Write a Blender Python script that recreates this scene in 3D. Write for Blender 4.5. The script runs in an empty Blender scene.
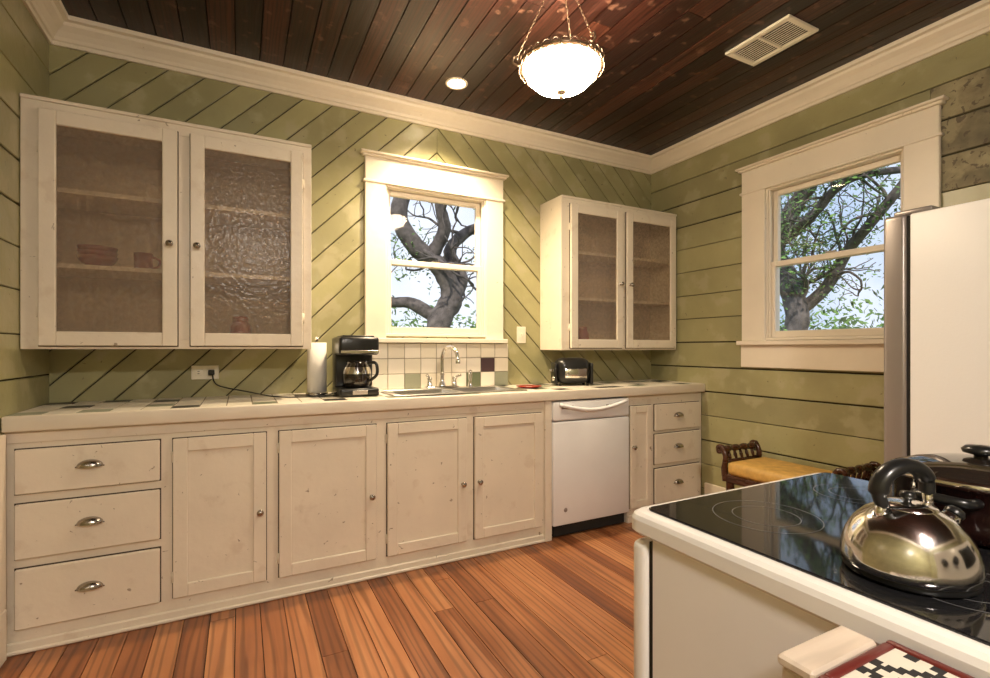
import bpy, bmesh, math, random
from mathutils import Vector, Matrix
random.seed(7)
S = bpy.context.scene
S.view_settings.view_transform = 'Standard'
S.view_settings.look = 'None'

# ------------------------------------------------------------------ dimensions
XL, XR, YB, YR, ZC = -0.82, 3.085, 3.1, -2.2, 2.78

# ------------------------------------------------------------------ materials
def nt(name):
    m = bpy.data.materials.new(name); m.use_nodes = True
    t = m.node_tree; t.nodes.clear()
    o = t.nodes.new('ShaderNodeOutputMaterial')
    return m, t, o
def mth(t, op, a, b):
    n = t.nodes.new('ShaderNodeMath'); n.operation = op
    for i, x in enumerate((a, b)):
        if x is None: continue
        if isinstance(x, (int, float)): n.inputs[i].default_value = x
        else: t.links.new(x, n.inputs[i])
    return n.outputs[0]
def ramp(t, fac, stops, mode='LINEAR'):
    r = t.nodes.new('ShaderNodeValToRGB'); r.color_ramp.interpolation = mode
    els = r.color_ramp.elements
    els[0].position = stops[0][0]; els[0].color = (*stops[0][1], 1)
    els[1].position = stops[-1][0]; els[1].color = (*stops[-1][1], 1)
    for p, c in stops[1:-1]:
        e = els.new(p); e.color = (*c, 1)
    t.links.new(fac, r.inputs[0]); return r.outputs[0]
def noise(t, vec, scale, detail=4, dist=0.0):
    n = t.nodes.new('ShaderNodeTexNoise'); n.inputs['Scale'].default_value = scale
    n.inputs['Detail'].default_value = detail; n.inputs['Distortion'].default_value = dist
    if vec is not None: t.links.new(vec, n.inputs['Vector'])
    return n.outputs['Fac']
def mixc(t, typ, fac, a, b):
    n = t.nodes.new('ShaderNodeMix'); n.data_type = 'RGBA'; n.blend_type = typ
    for s, x in ((n.inputs[0], fac), (n.inputs[6], a), (n.inputs[7], b)):
        if isinstance(x, (int, float)): s.default_value = x
        elif isinstance(x, tuple): s.default_value = (*x, 1)
        else: t.links.new(x, s)
    return n.outputs[2]
def mat(name, col, rough=.5, metal=0., var=0., vscale=6., bump=0., bscale=40., rnd=0., coat=0., scuff=None, emis=0., spec=.5, scth=.60, scs=9, chip=None, chth=.69):
    m, t, o = nt(name)
    p = t.nodes.new('ShaderNodeBsdfPrincipled')
    t.links.new(p.outputs[0], o.inputs[0])
    p.inputs['Roughness'].default_value = rough
    p.inputs['Metallic'].default_value = metal
    p.inputs['Coat Weight'].default_value = coat
    p.inputs['Specular IOR Level'].default_value = spec
    tc = t.nodes.new('ShaderNodeTexCoord').outputs['Object']
    c = mixc(t, 'MIX', 0.0, tuple(col), tuple(col))
    if var:
        f = noise(t, tc, vscale, 5)
        d = tuple(x * (1 - var) for x in col); l = tuple(min(1, x * (1 + var)) for x in col)
        c = ramp(t, f, [(.3, d), (.7, l)])
    if rnd:
        a = t.nodes.new('ShaderNodeAttribute'); a.attribute_name = 'rnd'
        f = ramp(t, a.outputs['Fac'], [(0, (1 - rnd,) * 3), (1, (1 + rnd, 1 + rnd, 1 + rnd * .8))])
        c = mixc(t, 'MULTIPLY', 1.0, c, f)
    if scuff:
        f = noise(t, tc, scs, 12)
        k = ramp(t, f, [(scth, (0, 0, 0)), (scth + .07, (1, 1, 1))])
        g = mth(t, 'MULTIPLY', k, .55)
        c = mixc(t, 'MIX', g, c, tuple(scuff))
    if chip:
        f = noise(t, tc, 34, 6, .6)
        k = ramp(t, f, [(chth, (0, 0, 0)), (chth + .02, (1, 1, 1))])
        c = mixc(t, 'MIX', mth(t, 'MULTIPLY', k, .8), c, tuple(chip))
    t.links.new(c, p.inputs['Base Color'])
    if bump:
        b = t.nodes.new('ShaderNodeBump'); b.inputs['Strength'].default_value = bump
        b.inputs['Distance'].default_value = .01
        t.links.new(noise(t, tc, bscale, 4), b.inputs['Height'])
        t.links.new(b.outputs[0], p.inputs['Normal'])
    if emis:
        p.inputs['Emission Color'].default_value = (*col, 1)
        p.inputs['Emission Strength'].default_value = emis
    return m
def wood(name, stops, scale=(26, 1.3, 26), rough=.35, grain=.5, rw=.5, bump=.15, coat=0., speck=None, wv=.45):
    m, t, o = nt(name)
    p = t.nodes.new('ShaderNodeBsdfPrincipled'); t.links.new(p.outputs[0], o.inputs[0])
    tc = t.nodes.new('ShaderNodeTexCoord').outputs['Object']
    a = t.nodes.new('ShaderNodeAttribute'); a.attribute_name = 'rnd'
    cb = t.nodes.new('ShaderNodeCombineXYZ')
    t.links.new(mth(t, 'MULTIPLY', a.outputs['Fac'], 37.), cb.inputs[0])
    t.links.new(mth(t, 'MULTIPLY', a.outputs['Fac'], 91.), cb.inputs[1])
    va = t.nodes.new('ShaderNodeVectorMath'); va.operation = 'ADD'
    t.links.new(tc, va.inputs[0]); t.links.new(cb.outputs[0], va.inputs[1])
    mp = t.nodes.new('ShaderNodeMapping'); mp.inputs['Scale'].default_value = scale
    t.links.new(va.outputs[0], mp.inputs['Vector'])
    f1 = noise(t, mp.outputs[0], 1.0, 7, 1.2)
    mp2 = t.nodes.new('ShaderNodeMapping'); mp2.inputs['Scale'].default_value = tuple(s * wv for s in scale)
    t.links.new(va.outputs[0], mp2.inputs['Vector'])
    w = t.nodes.new('ShaderNodeTexWave'); w.inputs['Scale'].default_value = 1.4
    w.inputs['Distortion'].default_value = 11; w.inputs['Detail'].default_value = 3
    w.inputs['Detail Scale'].default_value = 1.0
    t.links.new(mp2.outputs[0], w.inputs['Vector'])
    f = mth(t, 'ADD', mth(t, 'MULTIPLY', f1, 1 - rw), mth(t, 'MULTIPLY', a.outputs['Fac'], rw))
    c = ramp(t, f, stops)
    k = ramp(t, w.outputs['Fac'], [(.0, (1 - grain,) * 3), (.45, (1, 1, 1))])
    c = mixc(t, 'MULTIPLY', 1.0, c, k)
    if speck:
        s = ramp(t, noise(t, tc, 14, 10), [(.60, (0, 0, 0)), (.68, (1, 1, 1))])
        c = mixc(t, 'MIX', mth(t, 'MULTIPLY', s, .5), c, tuple(speck))
    wr = ramp(t, noise(t, tc, 1.7, 4), [(.35, (.74, .70, .66)), (.62, (1.0, 1.0, 1.0))])
    c = mixc(t, 'MULTIPLY', 1.0, c, wr)
    t.links.new(c, p.inputs['Base Color'])
    r = ramp(t, f1, [(.3, (rough * .8,) * 3), (.7, (rough * 1.3,) * 3)])
    t.links.new(r, p.inputs['Roughness'])
    p.inputs['Coat Weight'].default_value = coat
    b = t.nodes.new('ShaderNodeBump'); b.inputs['Strength'].default_value = bump; b.inputs['Distance'].default_value = .005
    t.links.new(f1, b.inputs['Height']); t.links.new(b.outputs[0], p.inputs['Normal'])
    return m

GREEN = (.345, .322, .168)
m_green = mat('sage_paint', GREEN, rough=.30, var=.14, vscale=3, bump=.40, bscale=12, rnd=.13, scuff=(.44, .40, .25), scth=.56, scs=6, chip=(.15, .13, .07), chth=.70)
m_weath = mat('weathered_board', (.25, .215, .13), rough=.6, var=.35, vscale=9, bump=.6, bscale=30, rnd=.2, scuff=(.42, .37, .22), scth=.48, scs=7, chip=(.10, .075, .05), chth=.60)
m_greenb = mat('gap_shadow_paint', (.05, .045, .025), rough=.8)
m_cream = mat('cream_paint', (.79, .71, .58), rough=.34, var=.05, vscale=4, bump=.16, bscale=24, scuff=(.68, .58, .45), chip=(.26, .19, .12), chth=.70)
m_trim = mat('trim_paint', (.82, .74, .61), rough=.34, var=.04, vscale=4, bump=.14, bscale=24, chip=(.45, .36, .25), chth=.73)
m_white = mat('appliance_white', (.86, .86, .86), rough=.28, var=.02)
m_fridge = mat('fridge_white', (.82, .81, .80), rough=.4, bump=.05, bscale=150)
m_stovew = mat('stove_enamel', (.84, .81, .77), rough=.25, var=.02)
m_grey = mat('grey_metal', (.36, .32, .30), rough=.35, metal=.6)
m_dark = mat('black_plastic', (.012, .012, .012), rough=.28)
m_gap = mat('dark_gap', (.02, .018, .015), rough=.9)
m_shadeline = mat('door_shade_line', (.08, .055, .035), rough=.9)  # dark brown that paints the shadow lines around doors and drawers
m_chrome = mat('chrome', (.82, .80, .77), rough=.12, metal=1)
m_kettle = mat('kettle_steel', (.80, .78, .76), rough=.13, metal=1)
m_steel = mat('brushed_steel', (.6, .58, .55), rough=.28, metal=1)
m_nickel = mat('aged_nickel', (.42, .38, .34), rough=.22, metal=1)
m_bronze = mat('antique_bronze', (.30, .22, .15), rough=.35, metal=.8)
m_ceil = wood('ceiling_planks', [(.2, (.008, .002, .0015)), (.45, (.024, .006, .0035)), (.62, (.052, .013, .007)), (.85, (.105, .033, .017))], rough=.36, grain=.6, rw=.40, bump=.35, speck=(.20, .10, .065))
m_floor = wood('pine_floor', [(.15, (.11, .033, .012)), (.38, (.27, .094, .036)), (.58, (.41, .165, .067)), (.85, (.56, .27, .12))], scale=(13, .9, 13), rough=.36, grain=.40, rw=.36, coat=.08, wv=.5)
m_dwood = wood('walnut_wood', [(.2, (.03, .012, .006)), (.8, (.10, .035, .015))], scale=(8, 8, 30), rough=.25, grain=.3, rw=.2)
m_lwood = wood('pale_wood', [(.2, (.66, .53, .42)), (.8, (.84, .74, .62))], scale=(3, 30, 30), rough=.5, grain=.12, rw=.2)
m_gold = mat('gold_upholstery', (.52, .31, .08), rough=.55, var=.2, vscale=25)
m_red = mat('dark_stoneware', (.018, .006, .005), rough=.12, coat=.4)
m_redbowl = mat('red_bowl', (.30, .03, .02), rough=.25)
m_paper = mat('paper_towel', (.80, .78, .74), rough=.9, bump=.2, bscale=120)
m_plate = mat('ivory_plastic', (.80, .75, .62), rough=.35)
m_bark = mat('bark', (.15, .125, .115), rough=.95, var=.5, vscale=9, bump=.9, bscale=18)
m_leaf = mat('oak_leaf', (.12, .22, .05), rough=.6, rnd=.6)
m_grass = mat('grass', (.16, .20, .07), rough=.95, var=.4, vscale=2)
m_black = mat('woven_black', (.02, .018, .018), rough=.9)
m_ivory = mat('woven_ivory', (.70, .64, .54), rough=.9)
m_maroon = mat('maroon_leather', (.13, .018, .014), rough=.35)
m_carafe = mat('carafe_glass', (.02, .015, .012), rough=.05, coat=.5)
m_cabback = mat('cabinet_back', (.62, .50, .37), rough=.7, var=.08)  # plain tan colour of the cabinet back panel
m_sglass = mat('ceramic_glass_top', (.012, .012, .013), rough=.045, var=.5, vscale=300)
m_ring = mat('burner_marking', (.14, .14, .14), rough=.15)

def tilemat():
    m, t, o = nt('glazed_tile')
    p = t.nodes.new('ShaderNodeBsdfPrincipled'); t.links.new(p.outputs[0], o.inputs[0])
    a = t.nodes.new('ShaderNodeAttribute'); a.attribute_name = 'rnd'
    c = ramp(t, a.outputs['Fac'], [(0, (.76, .70, .58)), (.3, (.80, .74, .64)), (.60, (.72, .66, .55)), (.80, (.14, .16, .10)), (.86, (.03, .027, .027)), (.92, (.30, .31, .23)), (.97, (.08, .05, .055))], 'CONSTANT')
    t.links.new(c, p.inputs['Base Color']); p.inputs['Roughness'].default_value = .32
    p.inputs['Specular IOR Level'].default_value = .22
    return m
m_tile = tilemat()
m_grout = mat('grout', (.32, .27, .20), rough=.9)

def clearglass():
    m, t, o = nt('window_glass')
    tr = t.nodes.new('ShaderNodeBsdfTransparent'); gl = t.nodes.new('ShaderNodeBsdfGlossy')
    gl.inputs['Roughness'].default_value = .02
    mx = t.nodes.new('ShaderNodeMixShader'); mx.inputs[0].default_value = .012
    t.links.new(tr.outputs[0], mx.inputs[1]); t.links.new(gl.outputs[0], mx.inputs[2]); t.links.new(mx.outputs[0], o.inputs[0])
    return m
m_glass = clearglass()
def pebbled():
    m, t, o = nt('pebbled_glass')
    tc = t.nodes.new('ShaderNodeTexCoord').outputs['Object']
    tr = t.nodes.new('ShaderNodeBsdfTransparent'); tr.inputs[0].default_value = (.95, .91, .85, 1)
    p = t.nodes.new('ShaderNodeBsdfPrincipled'); p.inputs['Base Color'].default_value = (.40, .34, .28, 1)
    p.inputs['Roughness'].default_value = .22
    v = noise(t, tc, 48, 1)
    b = t.nodes.new('ShaderNodeBump'); b.inputs['Strength'].default_value = .5; b.inputs['Distance'].default_value = .005
    t.links.new(v, b.inputs['Height']); t.links.new(b.outputs[0], p.inputs['Normal'])
    f = ramp(t, v, [(.35, (.19,) * 3), (.65, (.27,) * 3)])
    mx = t.nodes.new('ShaderNodeMixShader'); t.links.new(f, mx.inputs[0])
    t.links.new(tr.outputs[0], mx.inputs[1]); t.links.new(p.outputs[0], mx.inputs[2]); t.links.new(mx.outputs[0], o.inputs[0])
    return m
m_pebble = pebbled()
def emit(name, col, s):
    m, t, o = nt(name)
    e = t.nodes.new('ShaderNodeEmission'); e.inputs[0].default_value = (*col, 1); e.inputs[1].default_value = s
    t.links.new(e.outputs[0], o.inputs[0]); return m
m_bowl = emit('lit_alabaster', (1, .80, .56), 86)
m_fillbowl = emit('fill_bowl_glow', (1, .90, .80), 250)  # strong glow for the added fill pendant
m_bulb = emit('lit_bulb', (1, .80, .52), 60)

# ------------------------------------------------------------------ mesh builder
class B:
    def __init__(s, name):
        s.name = name; s.V = []; s.F = []; s.MI = []; s.SM = []; s.R = []; s.mats = []; s.T = Matrix.Identity(4)
    def mi(s, m):
        if m not in s.mats: s.mats.append(m)
        return s.mats.index(m)
    def add(s, vs, fs, m, smooth=False, rnd=0.5):
        o = len(s.V); k = s.mi(m)
        s.V += [s.T @ Vector(v) for v in vs]
        for f in fs:
            s.F.append([o + i for i in f]); s.MI.append(k); s.SM.append(smooth); s.R.append(rnd)
    def box(s, lo, hi, m, bev=0, seg=1, rnd=.5, M=None):
        bm = bmesh.new(); bmesh.ops.create_cube(bm, size=1)
        lo = Vector(lo); hi = Vector(hi); c = (lo + hi) / 2; d = hi - lo
        for v in bm.verts: v.co = Vector((v.co.x * d.x, v.co.y * d.y, v.co.z * d.z)) + c
        if bev: bmesh.ops.bevel(bm, geom=bm.edges[:], offset=min(bev, min(abs(x) for x in d) * .49), segments=seg, affect='EDGES', profile=.5)
        if M: bmesh.ops.transform(bm, matrix=M, verts=bm.verts[:])
        bm.verts.index_update()
        s.add([v.co.copy() for v in bm.verts], [[v.index for v in f.verts] for f in bm.faces], m, seg > 1, rnd)
        bm.free()
    def lathe(s, prof, org, m, axis='Z', n=32, smooth=True, a0=0, a1=2 * math.pi, M=None, sc=(1, 1)):
        R = {'Z': Matrix.Identity(3), 'Y': Matrix.Rotation(-math.pi / 2, 3, 'X'), '-Y': Matrix.Rotation(math.pi / 2, 3, 'X'), 'X': Matrix.Rotation(math.pi / 2, 3, 'Y')}[axis]
        full = abs(a1 - a0 - 2 * math.pi) < 1e-6
        vs = []; fs = []; cols = n if full else n + 1
        for r, h in prof:
            for i in range(cols):
                a = a0 + (a1 - a0) * i / n
                v = Vector((r * math.cos(a) * sc[0], r * math.sin(a) * sc[1], h))
                if M: v = M @ v
                vs.append(R @ v + Vector(org))
        for j in range(len(prof) - 1):
            for i in range(n):
                i2 = (i + 1) % cols
                fs.append([j * cols + i, j * cols + i2, (j + 1) * cols + i2, (j + 1) * cols + i])
        s.add(vs, fs, m, smooth)
    def tube(s, pts, r, m, n=10, cap=True, rnd=.5, flat=1.0):
        pts = [Vector(p) for p in pts]; L = len(pts)
        rs = r if isinstance(r, (list, tuple)) else [r] * L
        if len(rs) < L: rs = list(rs) + [rs[-1]] * (L - len(rs))
        vs = []; fs = []; up = None
        for i, p in enumerate(pts):
            t = (pts[min(i + 1, L - 1)] - pts[max(i - 1, 0)]).normalized()
            if up is None:
                up = Vector((0, 0, 1)) if abs(t.z) < .9 else Vector((1, 0, 0))
            a = t.cross(up)
            if a.length < 1e-4: a = t.cross(Vector((0, 1, 0)))
            a.normalize(); b = a.cross(t).normalized(); up = b
            for k in range(n):
                an = 2 * math.pi * k / n
                vs.append(p + (a * math.cos(an) * flat + b * math.sin(an)) * rs[i])
        for i in range(L - 1):
            for k in range(n):
                fs.append([i * n + k, i * n + (k + 1) % n, (i + 1) * n + (k + 1) % n, (i + 1) * n + k])
        if cap: fs.append(list(range(n))[::-1]); fs.append([(L - 1) * n + k for k in range(n)])
        s.add(vs, fs, m, True, rnd)
    def prism(s, poly, f, q0, q1, m, rnd=.5, front=None, ch=.003):
        n = len(poly)
        loops = [[f(a, b, q0) for a, b in front], [f(a, b, q0 + ch) for a, b in poly]] if front else [[f(a, b, q0) for a, b in poly]]
        loops.append([f(a, b, q1) for a, b in poly])
        vs = [v for l in loops for v in l]; k = len(loops)
        fs = [list(range(n)), list(range((k - 1) * n, k * n))[::-1]]
        for j in range(k - 1):
            fs += [[j * n + i, j * n + (i + 1) % n, (j + 1) * n + (i + 1) % n, (j + 1) * n + i] for i in range(n)]
        s.add(vs, fs, m, False, rnd)
    def pbox(s, f, s0, s1, z0, z1, q0, q1, m, bev=0, seg=1):
        a = f(s0, z0, q0); b = f(s1, z1, q1)
        s.box([min(a[i], b[i]) for i in range(3)], [max(a[i], b[i]) for i in range(3)], m, bev, seg)
    def done(s, parent=None):
        me = bpy.data.meshes.new(s.name)
        c = Vector([(min(v[i] for v in s.V) + max(v[i] for v in s.V)) / 2 for i in range(3)])
        c.z = min(v.z for v in s.V)
        me.from_pydata([v - c for v in s.V], [], s.F)
        for m in s.mats: me.materials.append(m)
        me.polygons.foreach_set('material_index', s.MI)
        me.polygons.foreach_set('use_smooth', s.SM)
        at = me.attributes.new('rnd', 'FLOAT', 'FACE'); at.data.foreach_set('value', s.R)
        bm = bmesh.new(); bm.from_mesh(me); bmesh.ops.recalc_face_normals(bm, faces=bm.faces[:]); bm.to_mesh(me); bm.free()
        me.update()
        o = bpy.data.objects.new(s.name, me); o.location = c
        S.collection.objects.link(o)
        if parent: o.parent = parent
        return o
def smooth(pts, n=6, closed=False):
    P = [Vector(p) for p in pts]; out = []
    for i in range(len(P) - 1):
        p0 = P[max(i - 1, 0)]; p1 = P[i]; p2 = P[i + 1]; p3 = P[min(i + 2, len(P) - 1)]
        for k in range(n):
            t = k / n
            out.append(.5 * ((2 * p1) + (p2 - p0) * t + (2 * p0 - 5 * p1 + 4 * p2 - p3) * t * t + (3 * p1 - p0 - 3 * p2 + p3) * t ** 3))
    out.append(P[-1]); return out
def clip(poly, nx, ny, c):
    out = []
    for i in range(len(poly)):
        a = poly[i]; b = poly[(i + 1) % len(poly)]
        da = nx * a[0] + ny * a[1] - c; db = nx * b[0] + ny * b[1] - c
        if da <= 0: out.append(a)
        if (da < 0 < db) or (db < 0 < da):
            t = da / (da - db); out.append((a[0] + (b[0] - a[0]) * t, a[1] + (b[1] - a[1]) * t))
    return out
def cliprect(poly, r):
    for nx, ny, c in ((-1, 0, -r[0]), (1, 0, r[1]), (0, -1, -r[2]), (0, 1, r[3])):
        if len(poly) < 3: return []
        poly = clip(poly, nx, ny, c)
    return poly
def sarea(p):
    return sum(p[i][0] * p[(i + 1) % len(p)][1] - p[(i + 1) % len(p)][0] * p[i][1] for i in range(len(p))) / 2 if len(p) > 2 else 0
def area(p): return abs(sarea(p))
def inset(poly, r, d=.003):
    n = len(poly); sg = 1 if sarea(poly) > 0 else -1; E = []
    for i in range(n):
        a = poly[i]; b = poly[(i + 1) % n]; dx, dy = b[0] - a[0], b[1] - a[1]; L = math.hypot(dx, dy)
        if L < 1e-5: return None
        nx, ny = -dy / L * sg, dx / L * sg
        mx, my = (a[0] + b[0]) / 2, (a[1] + b[1]) / 2
        seam = min(abs(mx - r[0]), abs(mx - r[1]), abs(my - r[2]), abs(my - r[3])) < 1e-5
        o = 0 if seam or abs(dx) < 1e-5 else d
        E.append((nx, ny, nx * a[0] + ny * a[1] + o))
    out = []
    for i in range(n):
        e, g = E[i - 1], E[i]; det = e[0] * g[1] - e[1] * g[0]
        if abs(det) < 1e-4: return None
        out.append(((e[2] * g[1] - e[1] * g[2]) / det, (e[0] * g[2] - e[2] * g[0]) / det))
    A, A2 = sarea(poly), sarea(out)
    if A * A2 <= 0 or abs(A2) > abs(A) * 1.001 or abs(A2) < abs(A) * .5: return None
    return out
def regions(r, op):
    if not op: return [r]
    return [(r[0], op[0], r[2], r[3]), (op[1], r[1], r[2], r[3]), (op[0], op[1], r[2], op[2]), (op[0], op[1], op[3], r[3])]
def boarded(name, f, rect, op, boards, m, mb, th=.012, back=.13, ext=.13, cham=0):
    b = B(name)
    for r in regions(rect, op):
        for poly, rd in boards:
            q = cliprect(poly, r)
            if len(q) > 2 and area(q) > 1e-5:
                fr = inset(q, r, cham) if cham else None
                b.prism(q, f, 0, th, m if rd <= 1 else m_weath, rd if rd <= 1 else rd - 1, fr, .0025)
        e0 = ext if r[0] == rect[0] else 0; e1 = ext if r[1] == rect[1] else 0
        b.pbox(f, r[0] - e0, r[1] + e1, r[2], r[3], th, back, mb)
    return b.done()

fB = lambda s, z, q: Vector((s, YB + q, z))
fR = lambda s, z, q: Vector((XR + q, s, z))
fL = lambda s, z, q: Vector((XL - q, s, z))
fK = lambda s, z, q: Vector((s, YR - q, z))

# ------------------------------------------------------------------ room shell
def hplanks(s0, s1, z1, pitch=.182, weather=False):
    out = []; z = -0.03
    while z < z1:
        g = random.choice([.004, .005, .007, .010]); p = pitch * random.uniform(.97, 1.03)
        cuts = [s0]
        wz = weather and 1.85 < z < 2.42
        if wz: cuts.append(1.2)
        elif random.random() < .5: cuts.append(random.uniform(s0 + .5, s1 - .5))
        cuts.append(s1)
        for i in range(len(cuts) - 1):
            a = cuts[i] + (.001 if i else 0); c = cuts[i + 1] - (.001 if i < len(cuts) - 2 else 0)
            rd = random.random()
            if wz and i == 0: rd += 1.0001
            out.append(([(a, z), (c, z), (c, z + p - g), (a, z + p - g)], rd))
        z += p
    return out
OPB = (.812, 1.525, 1.275, 2.237)
OPR = (1.30, 2.072, 1.25, 2.25)
CX = 1.165; W = .118; G = .006
cb = []
for side in (-1, 1):
    for k in range(-60, 60):
        p0 = k * W + G / 2; p1 = (k + 1) * W - G / 2
        r2 = math.sqrt(2)
        def zz(s, p): return p * r2 + (s - CX) * (1 if side < 0 else -1)
        a, c = (CX - 4, CX - .001) if side < 0 else (CX + .001, CX + 4)
        poly = [(a, zz(a, p0)), (c, zz(c, p0)), (c, zz(c, p1)), (a, zz(a, p1))]
        if area(cliprect(poly, (XL, XR, 0, ZC))) > 1e-4: cb.append((poly, random.random()))
boarded('wall_back', fB, (XL, XR, 0, ZC), OPB, cb, m_green, m_greenb, cham=.004)
boarded('wall_right', fR, (YR, YB, 0, ZC), OPR, hplanks(YR, YB, ZC, weather=True), m_green, m_greenb, ext=0, cham=.003)
boarded('wall_left', fL, (YR, YB, 0, ZC), None, hplanks(YR, YB, ZC), m_green, m_greenb, ext=0, cham=.003)
boarded('wall_rear', fK, (XL, XR, 0, ZC), None, hplanks(XL, XR, ZC), m_green, m_greenb)

def yboards(x0, x1, y0, y1, w, g, lens):
    out = []; x = x0
    while x < x1:
        y = y0 - random.uniform(0, lens)
        while y < y1:
            L = lens * random.uniform(.6, 1.3)
            out.append(([(x + g / 2, y + .001), (x + w - g / 2, y + .001), (x + w - g / 2, y + L - .001), (x + g / 2, y + L - .001)], random.random()))
            y += L
        x += w
    return out
fF = lambda s, z, q: Vector((s, z, -q)); fC = lambda s, z, q: Vector((s, z, ZC + q))
boarded('floor', fF, (XL, XR, YR, YB), None, yboards(XL, XR, YR, YB, .100, .0035, 2.8), m_floor, m_gap, back=.1)
boarded('ceiling', fC, (XL, XR, YR, YB), None, yboards(XL - .03, XR, YR, YB, .118, .006, 4), m_ceil, m_gap, back=.1)

b = B('trim_1')
prof = [(.0005, 2.665), (.012, 2.665), (.014, 2.682), (.022, 2.686), (.028, 2.70), (.045, 2.722), (.068, 2.742), (.074, 2.755), (.092, 2.760), (.095, 2.779), (.0005, 2.779)]
vs = []; fs = []
for o, z in prof: vs += [(XL + o, YR + o, z), (XR - o, YR + o, z), (XR - o, YB - o, z), (XL + o, YB - o, z)]
for j in range(len(prof) - 1):
    for i in range(4): fs.append([j * 4 + i, j * 4 + (i + 1) % 4, (j + 1) * 4 + (i + 1) % 4, (j + 1) * 4 + i])
b.add(vs, fs, m_trim); b.done()
b = B('baseboard_right'); b.box((XR - .022, YR + .03, .001), (XR - .001, 2.545, .20), m_trim, .004); b.box((XR - .03, YR + .03, .001), (XR - .022, 2.545, .03), m_trim, .003); b.done()
b = B('baseboard_left'); b.box((XL + .001, YR + .03, .001), (XL + .022, 2.545, .20), m_trim, .004); b.done()
b = B('baseboard_rear'); b.box((XL + .03, YR + .001, .001), (XR - .035, YR + .022, .20), m_trim, .004); b.done()
b = B('trim_2'); b.box((XL + .001, 2.44, .201), (XL + .02, 2.546, .868), m_trim, .003); b.done()

# ------------------------------------------------------------------ windows
def window(name, f, op, co, ztop, zcas, apron=None):
    s0, s1, z0, z1 = op; c0, c1 = co
    b = B(name)
    P = lambda a0, a1, y0, y1, q0, q1, m=m_trim, bev=.003: b.pbox(f, a0, a1, y0, y1, q0, q1, m, bev)
    e = .001
    P(c0, s0 + .004, zcas, z1, -.024, -e); P(s1 - .004, c1, zcas, z1, -.024, -e)
    P(c0, c1, z1, ztop - .028, -.024, -e); P(c0 - .012, c1 + .012, z1 - .004, z1 + .012, -.032, -e)
    P(c0 - .018, c1 + .018, ztop - .028, ztop - .014, -.04, -e); P(c0 - .03, c1 + .03, ztop - .014, ztop, -.055, -e)
    P(c0 - .02, c1 + .02, zcas - .028, zcas, -.055, -e)
    P(s0 + e, s1 - e, z0 + .0005, z0 + .018, -.01, .125)
    if apron: P(c0 - .008, c1 + .008, apron, zcas - .028, -.022, -e)
    j = .014
    P(s0 + e, s0 + j, z0 + .018, z1 - e, -.005, .125); P(s1 - j, s1 - e, z0 + .018, z1 - e, -.005, .125); P(s0 + j, s1 - j, z1 - j, z1 - e, -.005, .125)
    P(s0 + j, s0 + j + .012, z0 + .018, z1 - j, .004, .016); P(s1 - j - .012, s1 - j, z0 + .018, z1 - j, .004, .016)
    a0, a1, b0, b1 = s0 + j + .001, s1 - j - .001, z0 + .019, z1 - j - .001; mid = (b0 + b1) / 2
    def sash(zl, zh, q, bot):
        st = .034
        P(a0, a0 + st, zl, zh, q, q + .03); P(a1 - st, a1, zl, zh, q, q + .03)
        P(a0 + st, a1 - st, zl, zl + bot, q + .001, q + .029); P(a0 + st, a1 - st, zh - .034, zh, q + .001, q + .029)
        b.pbox(f, a0 + st, a1 - st, zl + bot, zh - .034, q + .013, q + .016, m_glass)
    sash(b0, mid + .014, .018, .042); sash(mid - .02, b1, .050, .034)
    P((a0 + a1) / 2 - .03, (a0 + a1) / 2 + .03, mid + .014, mid + .026, .022, .042, m_nickel)
    b.done()
window('window_1', fB, OPB, (.685, 1.655), 2.42, 1.262)
window('window_2', fR, OPR, (1.155, 2.235), 2.43, 1.248, 1.07)

# ------------------------------------------------------------------ cabinetry
YF = 2.585
def shade_line(b, x0, x1, z0, z1, y, g=.004):  # thin dark plate behind a front, standing in for its shadow line
    b.box((x0 - g, y - .0022, z0 - g), (x1 + g, y - .0002, z1 + g), m_shadeline)
def shaker(b, x0, x1, z0, z1, y, st=.055, th=.02, m=None, glass=False):
    m = m or m_cream
    b.box((x0, y - th, z0), (x0 + st, y, z1), m, .003); b.box((x1 - st, y - th, z0), (x1, y, z1), m, .003)
    b.box((x0 + st, y - th + .0005, z0), (x1 - st, y, z0 + st * 1.05), m, .003); b.box((x0 + st, y - th + .0005, z1 - st * 1.05), (x1 - st, y, z1), m, .003)
    if glass:
        b.box((x0 + st, y - .010, z0 + st), (x1 - st, y - .007, z1 - st), m_pebble)
    else:
        b.box((x0 + st, y - .009, z0 + st), (x1 - st, y - .003, z1 - st), m)
        shade_line(b, x0, x1, z0, z1, y)
def knob(b, x, y, z):
    b.lathe([(0, .030), (.010, .029), (.0155, .023), (.014, .017), (.006, .012), (.006, .004), (.011, 0)], (x, y, z), m_nickel, '-Y', 16)
def cup(b, x, y, z, w=.045):
    vs = []; fs = []; nu, nv = 14, 7
    for i in range(nu + 1):
        a = math.pi * i / nu
        for j in range(nv + 1):
            c = (math.pi / 2) * j / nv
            vs.append((x - w * math.cos(a), y - .026 * math.sin(a) * math.cos(c) - .001, z + .028 * math.sin(a) * math.sin(c) * 1.0 - .008))
    for i in range(nu):
        for j in range(nv): fs.append([i * (nv + 1) + j, (i + 1) * (nv + 1) + j, (i + 1) * (nv + 1) + j + 1, i * (nv + 1) + j + 1])
    b.add(vs, fs, m_nickel, True)
    b.tube([(x - w - .003, y - .002, z - .008), (x + w + .003, y - .002, z - .008)], .003, m_nickel, 6)
def hinge(b, x, y, z):
    b.box((x - .008, y - .004, z - .022), (x + .008, y, z + .022), m_cream, .001)
    b.tube([(x, y - .005, z - .024), (x, y - .005, z + .024)], .004, m_cream, 8)

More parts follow.
